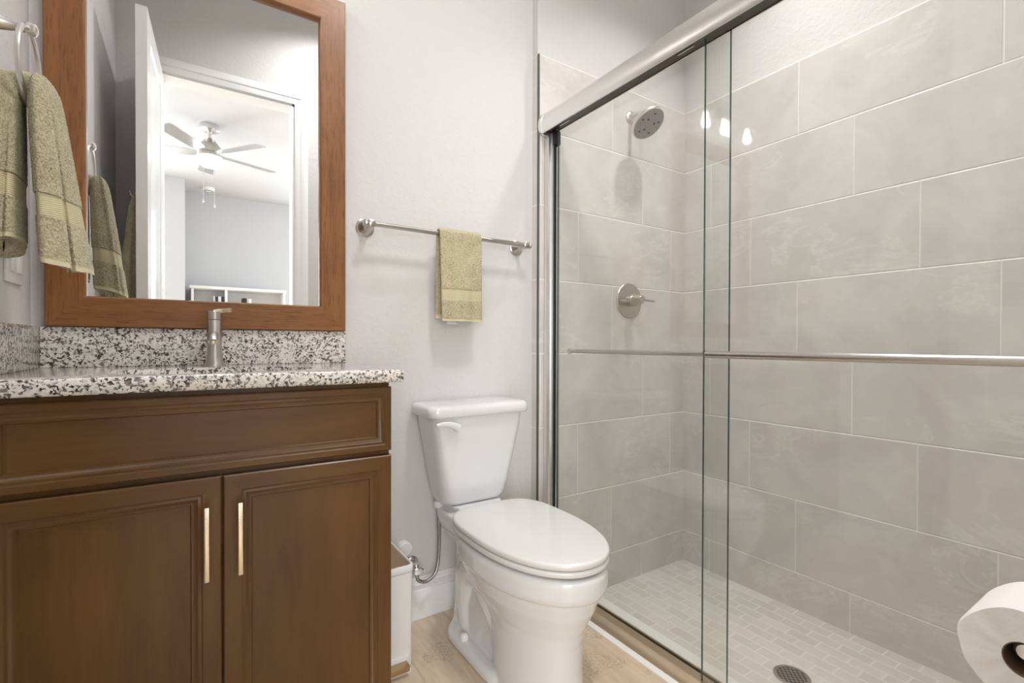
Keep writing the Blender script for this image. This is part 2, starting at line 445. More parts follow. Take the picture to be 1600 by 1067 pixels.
struct('shower_sill', box(-.965, -.79, YF, 0, -.05, ZF + .004, .003), M_marble)
struct('trim_1', box(-.9405, -.9368, -.002, .01, ZF, 2.3127), M_edge)          # tile edge profile
b = prism([(0, 0), (.018, 0), (.018, .098), (.0165, .101), (.0125, .103), (.0125, .112), (.0145, .1155), (.0145, .122), (.0085, .1255), (.0085, .134), (.006, .1365), (.006, .141), (.003, .146), (0, .146)], XL, -.9405, lambda u, v, d: Vector((d, WB - u, ZF + v)))
struct('baseboard_back', b, M_trim)
b = prism([(0, 0), (.018, 0), (.018, .098), (.0165, .101), (.0125, .103), (.0125, .112), (.0145, .1155), (.0145, .122), (.0085, .1255), (.0085, .134), (.006, .1365), (.006, .141), (.003, .146), (0, .146)], YF, -.49, lambda u, v, d: Vector((XL + u, d, ZF + v)))
struct('baseboard_left', b, M_trim)
# doorway casing, stepped, with mitred corners
def casing(x0, x1, ztop, yw, sgn, w_=.075):
    prof = [(0, 0), (0, .009), (.012, .012), (.03, .012), (.036, .016), (.062, .017), (w_, .012), (w_, 0)]
    b = bmesh.new()
    def row(x, z, dx, dz): return [b.verts.new((x + dx * u, yw + sgn * h, z + dz * u)) for u, h in prof]
    rows = [row(x0, ZF, -1, 0), row(x0, ztop, -1, 1), row(x1, ztop, 1, 1), row(x1, ZF, 1, 0)]
    skin(b, rows); return b
b = casing(-2.275, -1.61, 2.58, YF, 1)
struct('trim_2', b, M_trim)
b = casing(-2.275, -1.61, 2.58, YB, -1)
struct('trim_3', b, M_trim)
b = box(-2.275, -2.262, YB, YF, ZF, 2.58); box(-1.623, -1.61, YB, YF, ZF, 2.58, bm=b); box(-2.275, -1.61, YB, YF, 2.567, 2.58, bm=b)
struct('trim_4', b, M_trim)
# the door, standing open along the left side
dr = thing('door_1', 'white panelled door standing open, seen in the mirror', 'door', (-2.268, -1.535, ZF)); dr['kind'] = 'structure'
rg = [(0, .041), (0, .001), (.001, 0), (.105, 0), (.112, .006), (.124, .006), (.132, .0015), (.132, .0015)]
rings2 = [(.105, 0), (.112, .007), (.124, .007), (.134, .002)]
bw, bt = .60, 2.43
b = bmesh.new()
def door_face(b, y0, s):
    def rect(ins, dp, z0, z1): return [b.verts.new((x, y0 + s * dp, z)) for x, z in ((.0 + ins, z0 + (ins if z0 else ins)), (bw - ins, z0 + ins), (bw - ins, z1 - ins), (ins, z1 - ins))]
    for z0, z1 in ((0.0, 1.02), (1.02, bt)):
        L = [rect(0, 0, z0, z1)] + [rect(i, d, z0, z1) for i, d in rings2]
        skin(b, L); b.faces.new(L[-1])
door_face(b, 0, 1); door_face(b, .041, -1)
skin(b, [[b.verts.new((x, y, z)) for x, z in ((0, 0), (bw, 0), (bw, bt), (0, bt))] for y in (0, .041)])
bmesh.ops.remove_doubles(b, verts=b.verts, dist=1e-5)
ang = math.atan2(-.94 + 1.535, -2.291 + 2.262)
bmesh.ops.rotate(b, cent=(0, 0, 0), matrix=Matrix.Rotation(ang, 3, 'Z'), verts=b.verts)
bmesh.ops.translate(b, vec=Vector((-2.262, -1.535, ZF + .01)), verts=b.verts)
obj('door_leaf', b, M_door, dr)
b = tube(bez([(-2.334, -1.15, 1.80), (-2.352, -1.15, 1.795), (-2.366, -1.15, 1.80), (-2.372, -1.15, 1.82)], 6), .006); obj('robe_hook', b, M_nickel, dr)

# bedroom beyond the doorway (seen in the mirror)
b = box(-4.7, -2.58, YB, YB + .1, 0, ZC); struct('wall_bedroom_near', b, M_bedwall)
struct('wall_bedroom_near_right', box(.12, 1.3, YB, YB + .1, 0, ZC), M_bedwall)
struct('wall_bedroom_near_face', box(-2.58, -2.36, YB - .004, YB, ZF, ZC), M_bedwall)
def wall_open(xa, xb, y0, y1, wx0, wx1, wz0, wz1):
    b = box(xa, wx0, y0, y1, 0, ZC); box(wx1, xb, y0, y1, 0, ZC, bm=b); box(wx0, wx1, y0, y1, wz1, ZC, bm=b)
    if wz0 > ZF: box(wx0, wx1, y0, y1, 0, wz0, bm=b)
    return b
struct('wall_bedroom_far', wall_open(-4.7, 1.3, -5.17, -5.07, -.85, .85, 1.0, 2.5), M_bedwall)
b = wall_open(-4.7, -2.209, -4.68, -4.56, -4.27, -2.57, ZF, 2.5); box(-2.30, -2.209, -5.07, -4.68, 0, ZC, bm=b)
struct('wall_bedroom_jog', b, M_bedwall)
for nm, x0, x1, z0_, z1_, yy in (('added_window_3', -.85, .85, 1.0, 2.5, -5.13), ('added_door_2', -4.27, -2.57, ZF, 2.5, -4.65)):  # unseen window and glazed door, added where the doorway fill enters
    b = None
    for a0, a1, c0, c1 in ((x0, x0 + .05, z0_, z1_), (x1 - .05, x1, z0_, z1_), (x0, x1, z0_, z0_ + .05), (x0, x1, z1_ - .05, z1_), ((x0 + x1) / 2 - .03, (x0 + x1) / 2 + .03, z0_, z1_)):
        b = box(a0, a1, yy, yy + .05, c0, c1, bm=b)
    struct(nm, b, M_trim)
def wall_with_window(x0, x1, ya, yb, wy0, wy1, wz0, wz1):
    b = box(x0, x1, ya, wy0, 0, ZC); box(x0, x1, wy1, yb, 0, ZC, bm=b); box(x0, x1, wy0, wy1, 0, wz0, bm=b); box(x0, x1, wy0, wy1, wz1, ZC, bm=b); return b
struct('wall_bedroom_right', wall_with_window(1.1, 1.22, -5.1, YB, -4.35, -2.45, 1.0, 2.5), M_bedwall)
struct('wall_bedroom_left', wall_with_window(-4.72, -4.6, -5.1, YB, -3.95, -2.45, 1.0, 2.5), M_bedwall)
for xa, y0, y1, nm in ((1.1, -4.35, -2.45, 'added_window_1'), (-4.72, -3.95, -2.45, 'added_window_2')):  # unseen windows, added around the side fill lamps
    b = None
    for a0, a1, c0, c1 in ((y0, y0 + .05, 1.0, 2.5), (y1 - .05, y1, 1.0, 2.5), (y0, y1, 1.0, 1.05), (y0, y1, 2.45, 2.5), (y0, y1, 1.73, 1.77)):
        b = box(xa + .03, xa + .08, a0, a1, c0, c1, bm=b)
    struct(nm, b, M_trim)
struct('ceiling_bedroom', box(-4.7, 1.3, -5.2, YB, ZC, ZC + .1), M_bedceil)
# low tray along the closet keeps the far corner: baseboard of the bedroom
struct('baseboard_bedroom', box(-2.209, 1.1, -5.07, -5.055, ZF, ZF + .14), M_trim)

# ------------------------------------------------------------------ vanity
va = thing('vanity_cabinet', 'dark brown wooden vanity cabinet with two doors under the speckled countertop', 'cabinet', (-2.077, -.22, ZF))
XA, XB, YD = -2.427, -1.727, -.472
b = box(XB - .016, XB, -.452, WB, ZF + .10, 1.0265)
for bx in ((XA - .02, XA - .004, -.452, WB, ZF + .10, 1.0265), (XA - .004, XB - .016, -.452, WB, ZF + .10, ZF + .116), (XA - .004, XB - .016, WB - .012, WB, ZF + .116, 1.0265),
           (XA - .004, XB - .016, -.452, -.445, .84, 1.0265), (-2.10, -2.05, -.452, -.445, ZF + .116, .84), (XA - .004, -2.39, -.452, -.445, ZF + .116, .84), (-1.765, XB - .016, -.452, -.445, ZF + .116, .84)):
    box(*bx, bm=b)
obj('carcass', b, M_cab_v, va)
b = box(XA - .02, XB, -.39, WB - .02, ZF, ZF + .10); obj('toe_kick', b, M_cab_in, va)
prof = lambda a: [(0, .0195), (0, .0025), (.0025, 0), (a - .012, 0), (a - .009, .0022), (a - .004, .0008), (a, .0042), (a + .004, .0052), (a + .007, .0050), (a + .009, .0085), (a + .0125, .0085)]
def cab_front(name, x0, x1, z0, z1, a, parent, mats):
    b = panel(x0, x1, z0, z1, YD, prof(a))
    for f in b.faces:
        c_ = f.calc_center_median()
        dx = min(c_.x - x0, x1 - c_.x); dz = min(c_.z - z0, z1 - c_.z)
        big = f.calc_area() > (x1 - x0) * (z1 - z0) * .3
        f.material_index = (1 if name == 'door' else 0) if big else (1 if dx < dz else 0)
    return obj(name, b, mats, parent)
dwr = cab_front('drawer_front', XA, XB, .862, 1.015, .026, va, [M_cab_h, M_cab_v])
for x0, x1, hx in ((XA, -2.0792, -2.1055), (-2.0765, XB, -2.048)):
    d = cab_front('door', x0, x1, ZF + .105, .8505, .044, va, [M_cab_h, M_cab_v])
    b = box(hx - .0048, hx + .0048, YD - .032, YD - .022, .654, .800, .002)
    for zz in (.675, .779): tube([(hx, YD, zz), (hx, YD - .026, zz)], .0042, 10, bm=b)
    obj('handle', b, M_gold, d, label='slim champagne gold bar handle')

ct = thing('countertop', 'white, grey and black speckled granite countertop on the brown vanity', 'countertop', (-2.08, -.22, 1.03))
def slab_hole(x0, x1, y0, y1, z0, z1, cx, cy, a, bb):
    b = bmesh.new(); N = 64
    angs = sorted([2 * math.pi * i / N for i in range(N)] + [math.atan2(y - cy, x - cx) % (2 * math.pi) for x in (x0, x1) for y in (y0, y1)])
    def outer(t_):
        c_, s_ = math.cos(t_), math.sin(t_); k = 1e9
        if c_ > 1e-9: k = min(k, (x1 - cx) / c_)
        if c_ < -1e-9: k = min(k, (x0 - cx) / c_)
        if s_ > 1e-9: k = min(k, (y1 - cy) / s_)
        if s_ < -1e-9: k = min(k, (y0 - cy) / s_)
        return cx + c_ * k, cy + s_ * k
    e = .004
    def ring_o(z, ins): return [b.verts.new((min(max(x, x0 + ins), x1 - ins), min(max(y, y0 + ins), y1 - ins), z)) for x, y in map(outer, angs)]
    def ring_i(z): return [b.verts.new((cx + a * math.cos(t_), cy + bb * math.sin(t_), z)) for t_ in angs]
    L = [ring_i(z0), ring_o(z0, e), ring_o(z0 + e, 0), ring_o(z1 - e, 0), ring_o(z1 - e * .3, e * .3), ring_o(z1, e), ring_i(z1)]
    skin(b, L + [L[0]]); return b
SX, SY = -2.077, -.285
b = slab_hole(XL, -1.703, -.488, WB, 1.0265, 1.0565, SX, SY, .205, .150); obj('slab', b, M_granite, ct, angle=50)
b = box(XL + .02, -1.708, WB - .02, WB, 1.0565, 1.159, .0015); obj('backsplash', b, M_granite, ct)
b = box(XL, XL + .02, -.488, WB, 1.0565, 1.159, .0015); obj('side_splash', b, M_granite, ct)
sk = [(1.0, 0), (.98, -.03), (.92, -.08), (.75, -.12), (.45, -.135), (.12, -.138)]
b = loft([[(SX + .212 * k * math.cos(2 * math.pi * i / 48), SY + .157 * k * math.sin(2 * math.pi * i / 48), 1.0262 + h) for i in range(48)] for k, h in sk], caps=False)
b2 = [[(SX + .235 * math.cos(2 * math.pi * i / 48), SY + .18 * math.sin(2 * math.pi * i / 48), 1.0262) for i in range(48)], [(SX + .212 * math.cos(2 * math.pi * i / 48), SY + .157 * math.sin(2 * math.pi * i / 48), 1.0262) for i in range(48)]]
loft(b2, bm=b, caps=False)
sn = thing('sink', 'white undermount basin set under the granite countertop', 'sink', (SX, SY, .89)); obj('basin', b, M_porc, sn, angle=60)
obj('drain_stopper', lathe([(0, 0), (.028, 0), (.028, .006), (.02, .01), (0, .011)], (SX, SY, .886)), M_nickel, sn)

fa = thing('faucet', 'brushed nickel single-lever faucet standing behind the sink', 'faucet', (-2.0785, -.045, 1.0565))
FX, FY, FZ = -2.0785, -.045, 1.0565
obj('body', lathe([(0, 0), (.0255, 0), (.0255, .003), (.0215, .010), (.0188, .026), (.0175, .05), (.0175, .124), (.0165, .126), (0, .126)], (FX, FY, FZ)), M_nickel, fa)
b = lathe([(0, .1275), (.0185, .1275), (.0185, .149), (.0175, .1505), (0, .1515)], (FX, FY, FZ)); obj('cap', b, M_nickel, fa)
b = tube(bez([(FX, FY - .005, FZ + .149), (FX + .018, FY - .008, FZ + .1515), (FX + .040, FY - .022, FZ + .1535)], 6), [.0065] * 6 + [.0055] * 6 + [.005]); obj('lever', b, M_gold, fa, label='thin champagne lever')
b = tube(bez([(FX, FY - .012, FZ + .078), (FX - .002, FY - .05, FZ + .083), (FX - .005, FY - .088, FZ + .078), (FX - .006, FY - .100, FZ + .066)], 8), .0108, 18); obj('spout', b, M_nickel_b, fa)
obj('aerator', lathe([(0, 0), (.0085, 0), (.0085, .006), (0, .006)], (FX - .0061, FY - .1005, FZ + .0615), (0, .1, 1)), M_gold, fa)

# mirror
mr = thing('wall_mirror', 'large mirror in a wide wooden frame above the speckled backsplash', 'mirror', (-2.0715, WB - .015, 1.16))
FX0, FX1, FZ0, FZ1, FW, FY0 = -2.4325, -1.711, 1.160, 2.228, .0785, WB - .030
def frame_piece(kind):
    """mitred piece; cross-section goes outer -> inner"""
    sec = [(0, WB - .001), (0, FY0 + .002), (.002, FY0), (FW - .004, FY0), (FW - .002, FY0 + .002), (FW, FY0 + .006), (FW, WB - .012), (FW, WB - .001)]
    b = bmesh.new(); rows = []
    for end in (0, 1):
        row = []
        for ins, y in sec:
            X = (FX0 + ins, FX1 - ins); Z = (FZ0 + ins, FZ1 - ins)
            p = {'bottom': (X[end], Z[0]), 'top': (X[end], Z[1]), 'left': (X[0], Z[end]), 'right': (X[1], Z[end])}[kind]
            row.append(b.verts.new((p[0], y, p[1])))
        rows.append(row)
    skin(b, rows, caps=True); return b
for kd in ('bottom', 'top', 'left', 'right'):
    obj('frame_rail' if kd in ('bottom', 'top') else 'frame_stile', frame_piece(kd), M_oak_h if kd in ('bottom', 'top') else M_oak_v, mr)
b = panel(FX0 + FW - .004, FX1 - FW + .004, FZ0 + FW - .004, FZ1 - FW + .004, WB - .012, [(0, .008), (0, 0)])
obj('mirror_glass', b, M_mirror, mr, smooth=False)

# vanity light above the mirror, seen in the shower glass
VLX, VLY = -2.10, WB - .080
vl = thing('vanity_light', 'three clear glass globe lights on a nickel bar, reflected in the shower glass', 'light fixture', (VLX, WB, 2.42))
obj('backplate', box(VLX - .09, VLX + .09, WB - .022, WB, 2.385, 2.495, .004), M_nickel, vl)
b = box(VLX - .225, VLX + .225, VLY - .008, VLY + .008, 2.438, 2.453, .002); tube([(VLX, WB - .02, 2.446), (VLX, VLY, 2.446)], .009, bm=b); obj('bar', b, M_nickel, vl)
for gx in (VLX - .170, VLX, VLX + .170):
    gx = VLX + (gx - VLX) * 1.28
    obj('socket', lathe([(0, .006), (.012, .006), (.024, -.010), (.024, -.090), (.018, -.096), (0, -.096)], (gx, VLY, 2.440)), M_nickel, vl)
    g = obj('globe', lathe([(.020, .056)] + [(.060 * math.sin(R(a)), .060 * math.cos(R(a))) for a in range(20, 180, 8)] + [(0, -.060)], (gx, VLY, 2.290), n=32), M_globe, vl, angle=80)
    obj('bulb', lathe([(0, .052), (.010, .05), (.011, .03), (.018, .010), (.021, -.006), (.018, -.020), (.010, -.029), (0, -.031)], (gx, VLY, 2.292), n=20), M_bulb, g, angle=80)

# ------------------------------------------------------------------ left wall: towel ring, towel, switch
tr = thing('towel_ring', 'nickel towel ring on the left wall holding a green hand towel', 'towel ring', (XL, -.30, 1.728))
b = lathe([(0, 0), (.028, 0), (.028, .005), (.022, .010), (.014, .03), (.0095, .052), (.0085, .066), (.0115, .069), (.0125, .0745), (.0115, .080), (.006, .0835), (0, .084)], (XL, -.30, 1.728), (1, 0, 0)); obj('post', b, M_nickel_b, tr)
RC = Vector((-2.392, -.300, 1.652)); Ra = .074
b = tube([RC + Vector((0, Ra * math.sin(2 * math.pi * i / 48), Ra * math.cos(2 * math.pi * i / 48))) for i in range(49)], .0048, 10, caps=False)
bmesh.ops.remove_doubles(b, verts=b.verts, dist=1e-4)
obj('ring', b, M_nickel_b, tr)

def cloth(fn, u0, u1, t0, t1, nu, nt, jit=0.0, closed=True, seed=0, outward=1.0):
    """surface patch fn(u, t); pile roughness jit pushes points along the normal"""
    b = bmesh.new(); rings = []
    rnd = random.Random(seed)
    for j in range(nt + 1):
        t_ = t0 + (t1 - t0) * j / nt; row = []
        for i in range(nu if closed else nu + 1):
            u = u0 + (u1 - u0) * i / nu
            p = fn(u, t_)
            row.append(b.verts.new(p))
        rings.append(row)
    skin(b, rings, closed=closed)
    bmesh.ops.recalc_face_normals(b, faces=b.faces); b.normal_update()
    if jit:
        mv = [(v, v.normal.copy() * rnd.uniform(-jit, jit)) for v in b.verts]
        for v, d in mv: v.co += d
    return b
def flap(xa, xb, ya, yb, ztop, zbot, wtop, wbot, ttop, tbot, folds, ph, grow=.0, grooves=()):
    """closed cross-section of a gathered, folded towel end hanging down"""
    def fn(u, t_):
        s = min(1.0, t_ * 1.0); e = s ** .75
        cx = xa + (xb - xa) * s; cy = ya + (yb - ya) * s
        hw = (wtop + (wbot - wtop) * e) / 2; ht = (ttop + (tbot - ttop) * e) / 2
        if t_ < .10:
            k = math.sqrt(max(0.0, 1 - ((.10 - t_) / .10) ** 2)); hw *= .45 + .55 * k; ht *= .25 + .75 * k
        a = 2 * math.pi * u; c_, s_ = math.cos(a), math.sin(a)
        px = math.copysign(abs(c_) ** .75, c_); py = math.copysign(abs(s_) ** .75, s_)
        f = 1 + folds * math.sin(3 * a + ph) * (.35 + .65 * s) + .35 * folds * math.sin(7 * a + 2.1 * ph + 2.0 * s)
        for g0, gw, gd in grooves: f *= 1 - gd * s * math.exp(-(((a - g0 + math.pi) % (2 * math.pi) - math.pi) / gw) ** 2)
        z = ztop + (zbot - ztop) * t_
        z += grow * math.cos(a + .6) * t_ * .012
        return Vector((cx + px * ht * f, cy + py * hw * f, z))
    return fn
ht = thing('hand_towel', 'sage green terry hand towel gathered through the ring on the left wall', 'towel', (-2.39, -.30, 1.30))
def build_flap(fn, root, seed, tb):
    a0, a1 = tb; NU = 230
    obj('terry_cloth', cloth(fn, 0, 1, 0, a0, NU, 150, .0013, seed=seed), M_terry, root, angle=180)
    obj('terry_cloth', cloth(fn, 0, 1, a1, .975, NU, 44, .0013, seed=seed + 1), M_terry, root, angle=180)
    fb = lambda u, t_: fn(u, t_) + (fn(u, t_) - fn(u + .5, t_)) * -.02
    obj('woven_band', cloth(fb, 0, 1, a0, a1, NU, 12), M_band, root, angle=180)
    b = cloth(fn, 0, 1, .973, 1.0, NU, 3)
    obj('hem', b, M_hem, root, angle=60)
    # underside: the edges of the folded layers
    def under(u, q):
        p = fn(u, 1.0); o_ = (fn(0, 1.0) + fn(.5, 1.0) + fn(.25, 1.0) + fn(.75, 1.0)) / 4
        r_ = p + (o_ - p) * q * .96; r_.z = p.z + .010 * abs(math.sin(q * 9.5)) ** .7; return r_
    obj('folded_edge', cloth(under, 0, 1, 0, 1, 120, 24, .0006, seed=seed + 5), M_terry, root, angle=180)
fnR = flap(-2.372, -2.340, -.302, -.295, 1.634, 1.270, .095, .170, .036, .074, .11, .4, -1, ((R(305), .13, .30), (R(236), .12, .16), (R(40), .15, .15)))
fnL = flap(-2.420, -2.428, -.300, -.305, 1.628, 1.300, .090, .165, .036, .054, .08, 2.2, 1, ((R(250), .14, .28), (R(300), .10, .12)))
build_flap(fnR, ht, 3, (.64, .76)); build_flap(fnL, ht, 9, (.62, .76))
# the saddle that passes through the ring
sad = tube(bez([(-2.418, -.300, 1.585), (-2.412, -.300, 1.613), (-2.395, -.301, 1.622), (-2.380, -.302, 1.613), (-2.374, -.302, 1.585)], 8), .017, 24)
bmesh.ops.scale(sad, vec=(1, 2.0, 1), verts=sad.verts, space=Matrix.Translation((2.39, .30, -1.6)))
obj('terry_fold', sad, M_terry, ht, angle=180)

ls = thing('light_switch', 'white rocker light switch on the left wall below the towel ring', 'switch', (XL, -.115, 1.31))
obj('cover_plate', box(XL, XL + .006, -.160, -.045, 1.250, 1.366, .002), M_plastic, ls)
for yy in (-.127, -.078): obj('rocker', box(XL + .005, XL + .010, yy - .0165, yy + .0165, 1.274, 1.342, .0015), M_plastic, ls)

# towel on the back of the door
fnD = flap(-2.352, -2.385, -1.15, -1.15, 1.80, 1.12, .05, .30, .026, .085, .10, 1.1)
dt = thing('bath_towel', 'sage green towel hanging behind the open door, seen in the mirror', 'towel', (-2.385, -1.15, 1.12))
obj('terry_cloth', cloth(fnD, 0, 1, 0, .86, 150, 130, .0016, seed=21), M_terry, dt, angle=180)
obj('hem', cloth(fnD, 0, 1, .86, 1.0, 150, 12), M_band, dt, angle=180)

# ------------------------------------------------------------------ towel bar with small towel
BZ, BY = 1.5125, WB - .072
tbr = thing('towel_bar', 'brushed nickel towel bar on the wall above the toilet', 'towel bar', (-1.33, WB, BZ))
for px in (-1.640, -1.022):
    b = lathe([(0, 0), (.031, 0), (.031, .004), (.026, .007), (.0245, .011), (.019, .017), (.0125, .026), (.0095, .040), (.0095, .056), (.013, .060), (.0145, .072), (.013, .083), (.007, .087), (0, .0875)], (px, WB, BZ), (0, -1, 0)); obj('bracket', b, M_nickel, tbr)
b = tube([(-1.654, BY, BZ), (-1.006, BY, BZ)], .0085, 18)
for s_, x in ((-1, -1.655), (1, -1.005)): lathe([(0, 0), (.0105, 0), (.0125, .004), (.0105, .010), (0, .012)], (x + (.004 if s_ < 0 else -.004), BY, BZ), (s_, 0, 0), bm=b)
obj('rod', b, M_nickel, tbr)
wt = thing('washcloth_towel', 'small sage green towel draped over the nickel towel bar', 'towel', (-1.318, BY, 1.20))
TX0, TX1 = -1.4015, -1.2335
TH = .0105
def drape(u, t_):
    """t 0..1: back hem -> over the rod -> front hem; returns mid-surface point"""
    Rr = .0085 + TH * .6
    Lb, Lf, La = .302, .312, math.pi * Rr
    s = t_ * (Lb + La + Lf)
    x = TX0 + (TX1 - TX0) * u
    if s < Lb: y, z = BY + Rr + .004 * (1 - s / Lb), BZ - Lb + s
    elif s < Lb + La:
        a = (s - Lb) / Rr; y, z = BY + Rr * math.cos(a), BZ + Rr * math.sin(a)
    else:
        q = (s - Lb - La) / Lf
        y = BY - Rr - .006 * q + .0055 * q * math.sin(u * 9 + .7) ; z = BZ - Lf * q; x += .008 * q * (1 - u)
        y -= .002 * q * math.sin(u * 23)
    return Vector((x, y, z))
def strip(t0, t1, nu, nt, th, jit, seed):
    b = bmesh.new(); rnd = random.Random(seed); rings = []
    for j in range(nt + 1):
        t_ = t0 + (t1 - t0) * j / nt; e = 1e-3
        rows = []
        for side in (1, -1):
            for i in range(nu + 1):
                u = i / nu if side > 0 else 1 - i / nu
                p = drape(u, t_)
                tu = drape(min(1, u + .01), t_) - drape(max(0, u - .01), t_); tv = drape(u, min(1, t_ + e)) - drape(u, max(0, t_ - e))
                n_ = tu.cross(tv).normalized()
                k = math.sqrt(max(0.0, 1 - (2 * abs(u - .5)) ** 14))
                rows.append(b.verts.new(p + n_ * side * (th / 2 * (.25 + .75 * k) + rnd.uniform(-jit, jit)) + Vector((rnd.uniform(-jit, jit), 0, 0)) * .5))
        rings.append(rows)
    skin(b, rings, caps=True); return b
tot = .302 + math.pi * (.0085 + TH * .6) + .312
zt_ = lambda drop: (.302 + math.pi * (.0085 + TH * .6) + drop) / tot
obj('terry_cloth', strip(.02, zt_(.197), 90, 300, TH, .0009, 1), M_terry, wt, angle=180)
obj('woven_band', strip(zt_(.197), zt_(.238), 60, 14, TH * .72, 0, 2), M_band, wt, angle=60)
obj('terry_cloth', strip(zt_(.238), zt_(.303), 90, 38, TH, .0009, 3), M_terry, wt, angle=180)
obj('hem', strip(zt_(.303), 1.0, 60, 4, TH * .8, 0, 4), M_hem, wt, angle=60)
obj('hem', strip(0.0, .02, 60, 4, TH * .8, 0, 5), M_hem, wt, angle=60)
b = tube(bez([(-1.352, BY + .012, 1.215), (-1.352, BY + .010, 1.196), (-1.352, BY + .004, 1.193)], 5), .001, 6)
b2 = box(-1.364, -1.326, BY + .004, BY + .0052, 1.190, 1.222); obj('care_tag', merge(b2, b), M_tag, wt)

# ------------------------------------------------------------------ toilet
TCX = -1.285
to = thing('toilet', 'white two-piece toilet with a closed lid between vanity and shower', 'toilet', (TCX, -.33, ZF))
def tank_sec(z, hw, yb, yf, r=.035):
    return [(x, y, z) for x, y in rounded_rect(TCX, (yb + yf) / 2, hw, (yb - yf) / 2, r, 8)]
ybk = WB - .012
S = [(.556, .105, ybk - .02, -.095, .04), (.562, .121, ybk - .01, -.108, .045), (.578, .128, ybk, -.116, .045), (.64, .140, ybk, -.123, .04), (.74, .158, ybk, -.131, .036), (.83, .174, ybk, -.139, .034), (.876, .181, ybk, -.142, .034)]
obj('tank', loft([tank_sec(z, hw, a, c_, r) for z, hw, a, c_, r in S]), M_porc, to, angle=50)
S = [(.872, .186, ybk + .004, -.146, .034), (.8725, .197, ybk + .008, -.155, .038), (.878, .2005, ybk + .009, -.1585, .04), (.898, .2005, ybk + .009, -.1585, .04), (.906, .197, ybk + .007, -.155, .038), (.911, .188, ybk, -.147, .034), (.9125, .17, ybk - .015, -.13, .03)]
obj('tank_lid', loft([tank_sec(z, hw, a, c_, r) for z, hw, a, c_, r in S]), M_porc, to, angle=60)
lx, ly, lz = -1.452, -.140, .846
b = lathe([(0, 0), (.011, 0), (.012, .006), (.009, .012), (0, .012)], (lx + .058, ly, lz - .004), (0, -1, 0))
pts = [(lx - .012, ly - .016, lz + .006), (lx + .01, ly - .018, lz + .008), (lx + .035, ly - .018, lz + .005), (lx + .058, ly - .014, lz - .003), (lx + .068, ly - .012, lz - .010)]
lv = tube(bez(pts, 5), [.006 + .0095 * (i / 20) ** 1.1 for i in range(21)], 12); bmesh.ops.scale(lv, vec=(1, .6, 1), verts=lv.verts, space=Matrix.Translation((0, -ly + .015, 0)))
obj('flush_lever', merge(b, lv), M_porc, to, angle=60)
def egg(z, hw, yb, yf, n=64, pf=2.0, pb=2.6, split=.45):
    """plan outline: rounded back, longer elliptical front; yf is the front tip (smaller Y)"""
    yc = yb + (yf - yb) * split; out = []
    for i in range(n):
        a = 2 * math.pi * i / n; c_, s_ = math.cos(a), math.sin(a)
        if s_ >= 0: p_ = pb; L = yb - yc
        else: p_ = pf; L = yc - yf
        out.append((TCX + hw * math.copysign(abs(c_) ** (2 / p_), c_), yc + L * math.copysign(abs(s_) ** (2 / p_), s_), z))
    return out
z0 = ZF
bowl = loft([egg(z0 + h, hw, yb, yf, 56) for h, hw, yb, yf in (
    (0, .112, -.33, -.632), (.012, .113, -.33, -.634), (.03, .110, -.33, -.630), (.10, .107, -.32, -.628), (.18, .108, -.30, -.632), (.215, .115, -.27, -.640),
    (.25, .132, -.22, -.656), (.285, .151, -.18, -.675), (.315, .160, -.170, -.686), (.332, .164, -.165, -.691), (.337, .173, -.158, -.702), (.350, .1775, -.155, -.707), (.385, .1785, -.152, -.709), (.395, .177, -.152, -.708), (.402, .170, -.156, -.701))])
# deck that carries the tank
loft([[(x, y, z0 + h) for x, y in rounded_rect(TCX, -.12, hw, .145, .05, 6)] for h, hw in ((.30, .07), (.34, .10), (.375, .112), (.40, .114), (.408, .110))], bm=bowl)
loft([[(x, y, z0 + h) for x, y in rounded_rect(TCX, -.055, hw, .085, .035, 6)] for h, hw in ((.39, .09), (.42, .094), (.432, .094))], bm=bowl)
# rear body with trapway
loft([[(x, y, z0 + h) for x, y in rounded_rect(TCX, yc, hw, hd, .05, 6)] for h, hw, yc, hd in ((.0, .085, -.22, .18), (.08, .080, -.22, .17), (.2, .072, -.215, .165), (.31, .07, -.21, .17), (.36, .08, -.2, .18))], bm=bowl)
for sx in (-1, 1):
    tube(bez([(TCX + sx * .035, -.36, z0 + .12), (TCX + sx * .058, -.33, z0 + .20), (TCX + sx * .060, -.25, z0 + .26), (TCX + sx * .058, -.17, z0 + .22), (TCX + sx * .045, -.145, z0 + .12), (TCX + sx * .045, -.17, z0 + .02)], 8), .052, 16, bm=bowl)
